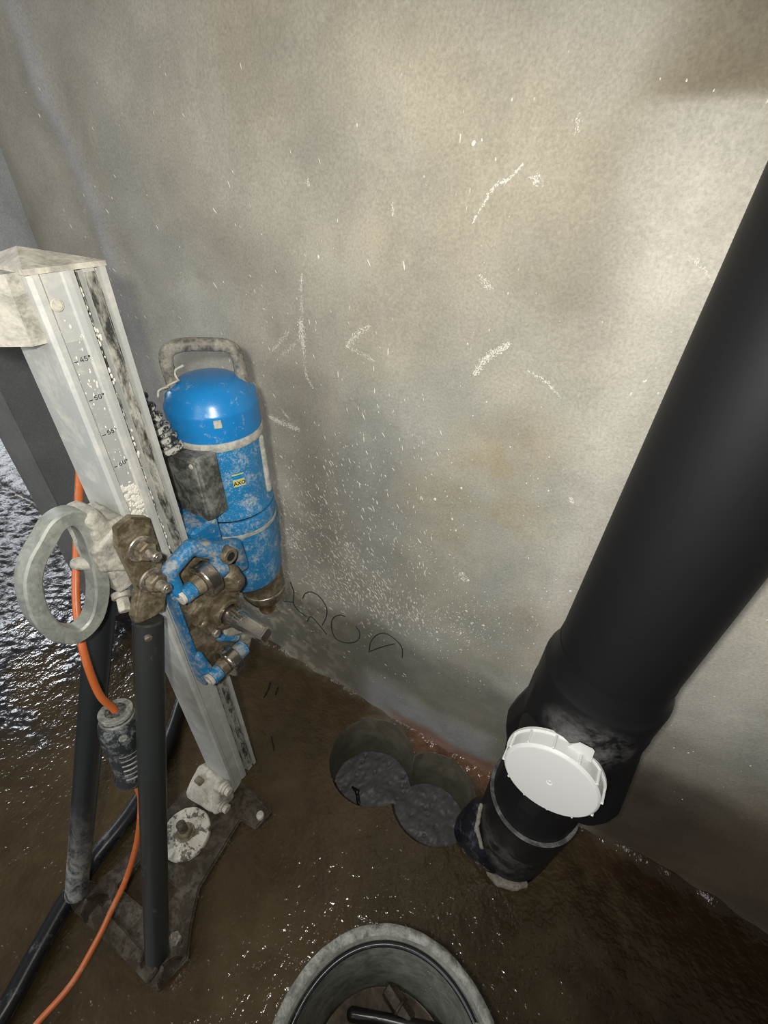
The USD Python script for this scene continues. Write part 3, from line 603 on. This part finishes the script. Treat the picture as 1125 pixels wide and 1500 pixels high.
fb = obj('foot_block', blob([[((-.490, -.350, .030), .018), ((-.490, -.312, .035), .02), ((-.445, -.345, .028), .018), ((-.445, -.300, .03), .018), ((-.487, -.325, .066), .014), ((-.448, -.325, .068), .012)],
                             [((-.432, -.335, .085), .009), ((-.430, -.352, .035), .010), ((-.43, -.325, .03), .01)]], .004, 4, .0022, 60), 'cream', ST)
obj('foot_recess', rbox((-.4735, -.3445, .0805), (.016, .012, .010), .002), 'greasy', fb)
for (yy, zz) in ((-.330, .086), (-.345, .045)):
    obj('foot_bolt', [cyl((-.426, yy, zz), (-.420, yy, zz), .0125), cyl((-.420, yy, zz), (-.415, yy, zz), .0108), cyl((-.415, yy, zz), (-.407, yy, zz), .0082)], 'cream', fb)
dz = meshkit.fbm
dm = lathe([(0, 0), (.040, 0), (.043, .003), (.043, .010), (.041, .0125), (.02, .0130), (0, .0130)], (-.452, -.409, .015), n=56)
dm = dm.subdivide().subdivide(); top = dm.vertices[:, 2] > .024; dm.vertices[top, 2] += (meshkit.fbm(dm.vertices[top] * 90, 3, 5) - .45) * .006
an = obj('anchor_washer', dm, 'crust', ST, label='round washer crusted with pale slurry')
obj('anchor_nut', [cyl((-.452, -.409, .027), (-.452, -.409, .030), .0165), hexn((-.452, -.409, .029), (-.452, -.409, .042), .0135)], 'greasy', an)
thr = [(0, .04)] + [(.0078 - (.0012 if k % 2 else 0), .040 + k * .0016) for k in range(17)] + [(.006, .068), (0, .068)]
obj('anchor_stud', lathe(thr, (-.452, -.409, 0), n=24), 'muddy_steel', an)

# carriage that runs on the column and carries the motor
pl = Polygon([(-.307, .625), (-.272, .622), (-.235, .600), (-.215, .57), (-.212, .50), (-.232, .42), (-.262, .395), (-.307, .405)])
cg = obj('carriage', bevex(pl, 'x', -.4185, -.4085, .002), 'greasy', ST, label='sliding carriage with rollers, gearbox and crank shaft')
obj('flange', bevex(Polygon([(-.309, .630), (-.303, .630), (-.303, .405), (-.309, .405)]), 'x', -.4185, -.400, .0015), 'blue_worn', cg)
# upper yoke
arm = blob([[((-.4, -.303, .628), .0105), ((-.4, -.268, .640), .0105)], [((-.4, -.268, .640), .0105), ((-.395, -.238, .614), .0125)], [((-.395, -.238, .614), .0125), ((-.400, -.208, .598), .0115)],
            [((-.4, -.303, .628), .0095), ((-.393, -.303, .598), .0070)], [((-.395, -.240, .612), .0120), ((-.390, -.244, .592), .0115)], [((-.400, -.208, .598), .0110), ((-.404, -.200, .555), .010)]], .0035, 3, .0006, 120)
obj('upper_yoke', arm, 'blue_worn', cg, smooth=60)
obj('yoke_socket', [cyl((-.395, -.234, .610), (-.3755, -.234, .610), .0112)], 'greasy', cg)
obj('socket_bore', cyl((-.377, -.234, .610), (-.3752, -.234, .610), .0065), 'dark', cg)
def roller(zc, tag):
    y0 = -.259
    obj('roller', [ring((-.389, y0, zc), (-.389, y0 - .017, zc), .0232, .009, .0015, 44)], 'steel', cg, label=tag)
    obj('roller_collar', [cyl((-.389, y0 - .017, zc), (-.389, y0 - .028, zc), .0135, .0120)], 'greasy', cg)
    obj('roller_boss', [cyl((-.389, y0 - .028, zc), (-.389, y0 - .043, zc), .0112)], 'blue_worn', cg)
    obj('roller_boss', [cyl((-.389, y0 + .020, zc), (-.389, y0 + .001, zc), .0125)], 'blue_worn', cg)
    obj('roller_screw', [ring((-.389, y0 - .043, zc), (-.389, y0 - .048, zc), .0095, .0055), cyl((-.389, y0 - .043, zc), (-.389, y0 - .0455, zc), .0055), ring((-.389, y0 - .0455, zc), (-.389, y0 - .0475, zc), .0036, .0020)], 'cream', cg)
roller(.592, 'upper steel roller'); roller(.424, 'lower steel roller')
obj('lower_yoke', blob([[((-.400, -.303, .470), .006), ((-.400, -.300, .435), .009)], [((-.405, -.262, .462), .007), ((-.402, -.240, .440), .008)]], .0035, 3, .0005, 120), 'blue_worn', cg, smooth=60)
obj('slurry_lump', blob([[((-.405, -.252, .462), .007), ((-.400, -.228, .450), .012), ((-.405, -.215, .43), .012)], [((-.40, -.222, .44), .013), ((-.405, -.228, .405), .010)]], .0035, 2, .003, 110), 'mortar', cg, smooth=60)
gp = Polygon([(-.302, .560), (-.284, .568), (-.262, .566), (-.244, .580), (-.224, .578), (-.217, .552), (-.226, .530), (-.236, .515), (-.248, .498), (-.268, .494), (-.288, .508), (-.304, .545)])
gb = obj('gearbox', bevex(gp, 'x', -.410, -.384, .003), 'greasy', cg)
obj('gearbox_lobe', blob([[((-.388, -.235, .572), .016), ((-.388, -.230, .556), .015)], [((-.388, -.282, .515), .010), ((-.388, -.290, .53), .008)]], .0035, 3, .0008, 100), 'greasy', cg, smooth=60)
obj('gearbox_bolt', hexn((-.378, -.284, .514), (-.371, -.284, .514), .0065), 'bolt', cg)
obj('gearbox_bolt', cyl((-.374, -.233, .565), (-.3705, -.233, .565), .0045), 'bolt', cg)
obj('bearing_ring', ring((-.386, -.260, .530), (-.370, -.260, .530), .0215, .0150, .002), 'greasy', cg)
obj('bearing_bore', cyl((-.386, -.260, .530), (-.376, -.260, .530), .0148), 'dark', cg)
cs_ = obj('crank_shaft', [cyl((-.384, -.260, .530), (-.344, -.260, .529), .0122, c=.0012), ring((-.357, -.260, .5293), (-.355, -.260, .5293), .0128, .005)], 'steel', cg, label='bright steel crank shaft with square end')
sq = []
for (xx, h) in ((-.345, .0098), (-.343, .0106), (-.309, .0090), (-.306, .0078)):
    for a in range(4):
        t = math.pi / 4 + a * math.pi / 2 + .35
        for o in (-.18, .18): sq.append((xx, -.260 + h * 1.25 * math.cos(t + o), .529 + h * 1.25 * math.sin(t + o)))
obj('square_drive', trimesh.convex.convex_hull(np.array(sq)), 'steel', cg, smooth=20)
obj('motor_mount', [box2((-.475, -.2535, .50), (-.412, -.212, .645), .004)], 'blue_worn', cg)

# ================================================================== CORE DRILL MOTOR
MX, MY = -.449, -.156
MT = thing('core_drill', 'blue core drill motor with handle, spattered with slurry, on the stand', 'drill', (MX, MY, .37))
O = (MX, MY, 0)
cap_ = obj('top_cap', lathe([(0, .8065), (.020, .8060), (.032, .8035), (.040, .7990), (.0465, .7925), (.0510, .7845), (.0540, .7775), (.0556, .7755), (.0562, .772), (.0562, .745), (.0550, .741), (0, .741)], O, n=72), 'blue_clean', MT, label='bright blue domed motor cap')
obj('cap_window', rbox((MX + .0558 * .80, MY - .0558 * .60, .767), (.003, .009, .010), .0006, rot=np.array([[.80, .60, 0], [-.60, .80, 0], [0, 0, 1.0]])), 'seal', cap_)
obj('seal_band', lathe([(.050, .742), (.0568, .742), (.0575, .739), (.0575, .734), (.0562, .731), (.050, .731)], O, n=72), 'seal', MT)
hs = obj('motor_housing', lathe([(0, .735), (.0540, .735), (.0540, .655), (.0545, .640), (.0570, .636), (.0572, .628), (0, .628)], O, n=72), 'blue', MT)
for a in (-150, -54, 26):
    t = math.radians(a); c = np.array([MX + .0545 * math.cos(t), MY + .0545 * math.sin(t), 0])
    obj('housing_rib', blob([[(c + (0, 0, .728), .0042), (c + (0, 0, .648), .0052)]], .004, 1), 'seal', hs, smooth=60)
obj('vent_gap', lathe([(.048, .630), (.0535, .630), (.0535, .622), (.048, .622)], O, n=72), 'dark', MT)
obj('gear_ring', lathe([(0, .6235), (.0565, .6235), (.0580, .621), (.0585, .606), (.0575, .602), (.050, .602), (0, .602)], O, n=72), 'blue', MT)
obj('ring_seam', lathe([(.05, .603), (.0583, .603), (.0588, .600), (.0583, .597), (.05, .597)], O, n=72), 'seal', MT)
gh = obj('gear_housing', lathe([(0, .599), (.0565, .599), (.0565, .525), (.0555, .500), (.052, .488), (.044, .482), (0, .480)], O, n=72), 'blue', MT)
obj('housing_bulge', blob([[((MX + .012, MY + .040, .590), .024), ((MX + .012, MY + .040, .528), .022)]], .005, 2), 'blue', gh, smooth=60)
obj('spindle_collar', lathe([(0, .505), (.0340, .505), (.0350, .470), (.0335, .462), (.0345, .456), (.0345, .442), (.029, .430), (.0255, .424), (0, .424)], (MX + .018, MY + .010, 0), n=56), 'greasy', MT)
obj('spindle_band', ring((MX + .018, MY + .010, .450), (MX + .018, MY + .010, .454), .0358, .02), 'bolt', MT)
obj('spindle', [lathe([(0, .430), (.0165, .430), (.0165, .422), (.0140, .421), (.0140, .398), (.0125, .394), (.0090, .3925), (0, .3925)], (MX + .018, MY + .010, 0), n=40)], 'brass', MT, label='dull brass spindle nose')
# grip across the cap
ax = np.array([.61, .79, 0]); c0 = np.array([MX, MY, 0])
g = lambda s, zz: tuple(c0 + ax * s + (0, 0, zz))
obj('grip', tube([g(-.038, .770), g(-.039, .800), g(-.0395, .826), g(-.034, .838), g(-.018, .8425), g(.008, .841), g(.028, .838), g(.0375, .830), g(.0400, .812), g(.0405, .775)], .0076, 18, 8), 'grip', MT, smooth=60)
for s in (-.0380, .0405):
    obj('grip_socket', lathe([(0, .745), (.0145, .745), (.0142, .782), (.0125, .7885), (0, .7885)], g(s, 0), n=28), 'blue_clean', MT)
obj('tied_string', [tube([g(-.036, .800), (MX - .012, MY - .030, .806), (MX - .022, MY - .040, .800), (MX - .034, MY - .036, .792), (MX - .045, MY - .036, .788)], .0013, 8, 8), tube([(MX - .010, MY - .032, .806), (MX - .018, MY - .028, .815), (MX - .008, MY - .022, .822)], .0014, 8, 8), tube([(MX - .020, MY - .040, .800), (MX - .030, MY - .046, .795), (MX - .026, MY - .052, .790)], .0013, 8, 8)], 'cream', MT, smooth=60)
# switch box
bx_ = obj('switch_box', box2((-.472, -.226, .645), (-.409, -.194, .735), .0035), 'boxgrey', MT, label='dark grey switch box on the motor side')
obj('box_lid', box2((-.4705, -.2285, .648), (-.4105, -.2255, .732), .0012), 'boxgrey', bx_)
obj('lid_screw', cyl((-.4655, -.2280, .654), (-.4655, -.2295, .654), .0030), 'cream', bx_)
obj('lid_screw', cyl((-.4165, -.2280, .726), (-.4165, -.2297, .726), .0032), 'cream', bx_)
gl = []
for k in range(6):
    t = k / 5; p0 = np.array([-.455, -.222, .733]) + t * np.array([-.014, -.014, .062]); gl.append(ring(p0, p0 + np.array([-.0016, -.0016, .007]), .0170 - .004 * t, .004, .002, 24))
obj('cable_gland', [*gl, cyl((-.455, -.222, .730), (-.470, -.237, .800), .0095)], 'gland', MT, label='ribbed black cable gland caked with white dust')
# stickers on the housing: wrap thin plates on the cylinder
def wrap(mesh, ang, zc, r):
    v = mesh.vertices; t = ang + v[:, 0] / r
    return trimesh.Trimesh(np.stack([MX + (r + v[:, 2]) * np.cos(t), MY + (r + v[:, 2]) * np.sin(t), zc + v[:, 1]], 1), mesh.faces, process=False)
def flat(w, h, d=.0004):
    m = trimesh.creation.box((w, h, d)); 
    for _ in range(3): m = m.subdivide()
    return m
A = math.radians(-25)
obj('sticker', wrap(flat(.015, .0105), A, .6830, .0542), 'label', hs, smooth=60, label='small yellow sticker')
obj('sticker', wrap(flat(.015, .0050), A, .6915, .0542), 'blue_clean', hs, smooth=60)
obj('sticker', wrap(flat(.015, .0016), A, .6952, .0542), 'label', hs, smooth=60)
t = meshkit.text_mesh('AXO', .0052, .0003, True); t.apply_translation((-t.bounds.mean(0)[0], -t.bounds.mean(0)[1], 0))
obj('sticker_print', wrap(t, A, .6828, .0544), 'ink', hs, smooth=False)

# ================================================================== SOIL PIPE
PX, PY, PR = .062, -.102, .0625
PI_ = thing('soil_pipe', 'black plastic soil pipe with white screw-capped inspection opening, rising beside the wall', 'pipe', (PX, PY, 0))
lean = np.array([.022, .002, 1.0])
ctr = lambda zz: np.array([PX, PY, 0]) + lean * zz
tl_ = lambda prof_, z0=0: lathe(prof_, (PX, PY, 0), lean, 72)
obj('upper_pipe', tl_([(PR - .004, .52), (PR, .52), (PR, 1.9), (PR - .004, 1.9), (PR - .004, .52)]), 'pipe', PI_)
body = blob([[(ctr(.27), .0655), (ctr(.33), .0720), (ctr(.50), .0715)], [(ctr(.540), .0660), (ctr(.50), .0715)], [(ctr(.27), .0662), (ctr(.21), .0662)],
             [((.057, -.100, .385), .0705), (ctr(.45), .070)], [((.104, -.100, .430), .046), ((.112, -.100, .312), .0545), (ctr(.38), .066)]], .007, 6)
ib = obj('inspection_body', body, 'pipe_chalk', PI_, smooth=60, label='bulging black inspection tee with chalky scuffs')
obj('upper_socket', tl_([(PR - .002, .500), (.0695, .500), (.0705, .506), (.0705, .545), (.0695, .551), (.0650, .560), (PR + .0006, .585), (PR - .002, .585)]), 'pipe_chalk', PI_)
CC = np.array([.058, -.196, .436]); cd = np.array([-.03, -1.0, .10]); cd /= np.linalg.norm(cd)
obj('inspection_neck', cyl(CC - cd * .016, CC - cd * .085, .0505, .056, .003, 56), 'pipe', ib)
scp = obj('screw_cap', lathe([(0, -.026), (.0565, -.026), (.0578, -.025), (.0578, -.0215), (.0550, -.0205), (.0550, -.0035), (.0530, -.0010), (.0508, 0), (.0045, 0), (.0040, -.0012), (.0022, -.0012), (.0018, 0), (0, .0002)], CC, cd, 96), 'white', PI_, label='white plastic screw cap of the inspection opening')
Fm = frame(cd)
for k in range(12):
    t = 2 * math.pi * k / 12 + .2; rad = Fm @ np.array([math.cos(t), math.sin(t), 0]); tg = np.cross(cd, rad)
    obj('cap_rib', rbox(CC - cd * .0120 + rad * .0558, (.0036, .0026, .0185), .0006, rot=np.stack([rad, tg, cd], 1)), 'white', scp)
obj('pull_tab', trimesh.convex.convex_hull(np.array([CC + (.002, .020, .052), CC + (.030, .020, .046), CC + (.002, .024, .052), CC + (.030, .024, .046), CC + (.028, .022, .066), CC + (.026, .024, .066), CC + (.010, .022, .066), CC + (.012, .024, .066)])), 'white', scp, smooth=False)
obj('lower_socket', tl_([(PR - .002, .020), (.0670, .020), (.0685, .030), (.0690, .110), (.0705, .190), (.0715, .200), (.0705, .2060), (.0662, .207), (PR - .002, .205)]), 'pipe_smear', PI_)
obj('socket_ring', tl_([(.0660, .2055), (.0710, .2055), (.0714, .2068), (.0706, .2080), (.0655, .2080)]), 'seal_dark', PI_)
obj('lower_pipe', tl_([(PR - .004, -.15), (PR, -.15), (PR, .23), (PR - .004, .23), (PR - .004, -.15)]), 'pipe_dusty', PI_)
slv = blob([[((.008, -.122, .012), .044), ((.006, -.105, .060), .028), ((.036, -.126, .02), .050)], [((.008, -.118, -.03), .038), ((.03, -.12, -.03), .045)]], .006, 3, .006, 28)
obj('plastic_sleeve', slv, 'sleeve', PI_, smooth=60, label='crumpled black plastic film round the pipe foot')
obj('mortar_collar', blob([[((.068, -.168, .0), .010), ((.088, -.163, .004), .010)], [((.088, -.163, .003), .010), ((.105, -.150, .0), .008)], [((.068, -.168, .0), .010), ((.05, -.166, -.003), .007)]], .004, 2, .003, 120), 'mortar', PI_, smooth=60)
obj('mortar_smear', [blob([[((-.003, -.128, .130), .0035), ((.004, -.150, .085), .004)], [((.004, -.148, .09), .004), ((.022, -.162, .065), .003)]], .003, 1, .0014, 200)], 'mortar', PI_, smooth=60)

# ================================================================== HOSE, CABLE
hz = .0155
obj('water_hose', tube([(-.45, -.92, hz), (-.485, -.80, hz), (-.497, -.705, hz), (-.522, -.640, hz), (-.545, -.582, hz), (-.562, -.520, hz), (-.572, -.44, hz), (-.605, -.35, hz), (-.655, -.265, hz), (-.72, -.19, hz), (-.84, -.14, hz)], .0150, 20, 12), 'hose', smooth=60,
    label='thick black rubber hose lying on the muddy floor behind the stand', cat='hose')
EC = thing('extension_cable', 'orange cable with inline plug connector hanging down beside the drill stand', 'cable', (-.45, -.56, 0))
obj('cord', tube([(-.505, -.270, .80), (-.502, -.300, .745), (-.497, -.341, .657), (-.475, -.376, .603), (-.445, -.401, .5645), (-.435, -.4124, .500), (-.430, -.409, .462), (-.428, -.413, .43)], .0043, 14, 10), 'orange', EC, smooth=60)
obj('cord', tube([(-.420, -.432, .335), (-.420, -.435, .310), (-.420, -.4412, .2766), (-.427, -.469, .196), (-.435, -.505, .126), (-.435, -.543, .092), (-.431, -.575, .073), (-.430, -.623, .048), (-.442, -.673, .028), (-.452, -.710, .0075), (-.44, -.80, .0045), (-.40, -.90, .0045)], .0044, 14, 10), 'orange', EC, smooth=60)
c0_, c1_ = np.array([-.430, -.4085, .461]), np.array([-.420, -.4335, .322]); ld = c1_ - c0_; LL = np.linalg.norm(ld)
cn = obj('connector', lathe([(0, 0), (.012, 0), (.018, .002), (.019, .007), (.0175, .010), (.0225, .016), (.0245, .032), (.0240, .052), (.0215, .062), (.0205, .105), (.0225, .112), (.0225, .122), (.017, .127), (.012, .136), (.0070, LL), (0, LL)], c0_, ld, 40), 'plugrubber', EC, label='dusty dark rubber plug connector')
obj('connector_collar', [ring(c0_ + ld / LL * .000, c0_ + ld / LL * .006, .0195, .007), ring(c0_ + ld / LL * .009, c0_ + ld / LL * .012, .0200, .012)], 'rim', cn)
Fc = frame(ld)
tocam = CAM - (c0_ + c1_) / 2; tocam -= (tocam @ Fc[:, 2]) * Fc[:, 2]; tocam /= np.linalg.norm(tocam); side = np.cross(Fc[:, 2], tocam)
for k in range(6):
    s = .060 + k * .0088; P = []
    for t in np.linspace(-.75, .45, 9): P.append(c0_ + ld / LL * s + .0212 * (math.cos(t) * tocam + math.sin(t) * side))
    obj('grip_ridge', tube(P, .0013, 6, 2), 'rim', cn, smooth=60)
obj('connector_button', cyl(c0_ + ld / LL * .025 + tocam * .022, c0_ + ld / LL * .025 + tocam * .0262, .005), 'rim', cn)

# ================================================================== BUCKET
BX, BY, BR_, BH = .009, -.481, .131, .222
BK = thing('bucket', 'grey-black rubber builder bucket with dusty white rim', 'bucket', (BX, BY, 0))
bk = lathe([(0, .004), (.098, .002), (.102, .006), (.1275, .205), (BR_ + .001, .207), (BR_ + .002, .213), (BR_ + .001, .220), (BR_ - .001, BH), (.1245, BH), (.1215, .219), (.1195, .205), (.0975, .012), (0, .010)], (BX, BY, 0), n=96)
obj('bucket_body', bk, 'bucket', BK)
rl = lathe([(BR_ - .002, BH - .006), (BR_ + .004, BH - .008), (BR_ + .0062, BH - .003), (BR_ + .005, BH + .002), (BR_ - .0005, BH + .0035), (BR_ - .006, BH + .0015), (BR_ - .007, BH - .004), (BR_ - .002, BH - .006)], (BX, BY, 0), n=160)
rl.vertices += rl.vertex_normals * ((meshkit.fbm(rl.vertices * 70, 3, 4) - .5) * .003)[:, None]
obj('rim', rl, 'rim', BK, smooth=60, label='chalky white-grey rim')
hb = []
for t in np.linspace(math.radians(188), math.radians(52), 26):
    hb.append((BX + .1175 * math.cos(t), BY + .1175 * math.sin(t), BH - .012 + .007 * math.sin((t - math.radians(52)) * 1.3)))
obj('bail_handle', tube(hb, .0032, 10, 4), 'hose', BK, smooth=60, label='dark wire handle lying inside the rim')
obj('handle_lug', blob([[((BX + .118 * math.cos(math.radians(54)), BY + .118 * math.sin(math.radians(54)), BH - .008), .006), ((BX + .120 * math.cos(math.radians(44)), BY + .120 * math.sin(math.radians(44)), BH - .004), .007)]], .003, 1, .001, 100), 'rim', BK, smooth=60)
wt = lathe([(0, .0), (.05, .0), (.1002, .0), (.1002, -.004), (0, -.004)], (BX, BY, .052), n=72)
obj('muddy_water', wt, 'water', smooth=30, label='shallow brown water standing in the bottom of the bucket', cat='water', kind='stuff')
TL = thing('hand_tool', 'dark wet long-handled tool lying in the bucket of muddy water', 'tool', (-.01, -.415, .06))
obj('tool_handle', blob([[((-.062, -.440, .066), .0085), ((-.03, -.425, .068), .007)], [((-.03, -.425, .068), .007), ((.052, -.392, .070), .009)]], .004, 2), 'debris', TL, smooth=60)
obj('tool_head', [hexn((-.034, -.392, .062), (.010, -.406, .066), .0115), ring((-.010, -.4005, .0635), (-.006, -.4015, .0640), .0135, .008)], 'muddy_steel', TL)

# small dark scraps on the floor near the wall
for i, (pts, lab) in enumerate((([(-.545, -.085), (-.535, -.105), (-.530, -.125)], 'longer black straw on the floor by the wall, left one of the pair'), ([(-.520, -.085), (-.512, -.105)], 'shorter black straw on the floor by the wall, right one of the pair'), ([(-.452, -.185), (-.425, -.205)], 'single black sliver on the floor beside the column foot'))):
    obj('straw', tube([(a, b, .0015) for a, b in pts], .0013, 6, 5), 'debris', smooth=60, label=lab, cat='scrap')
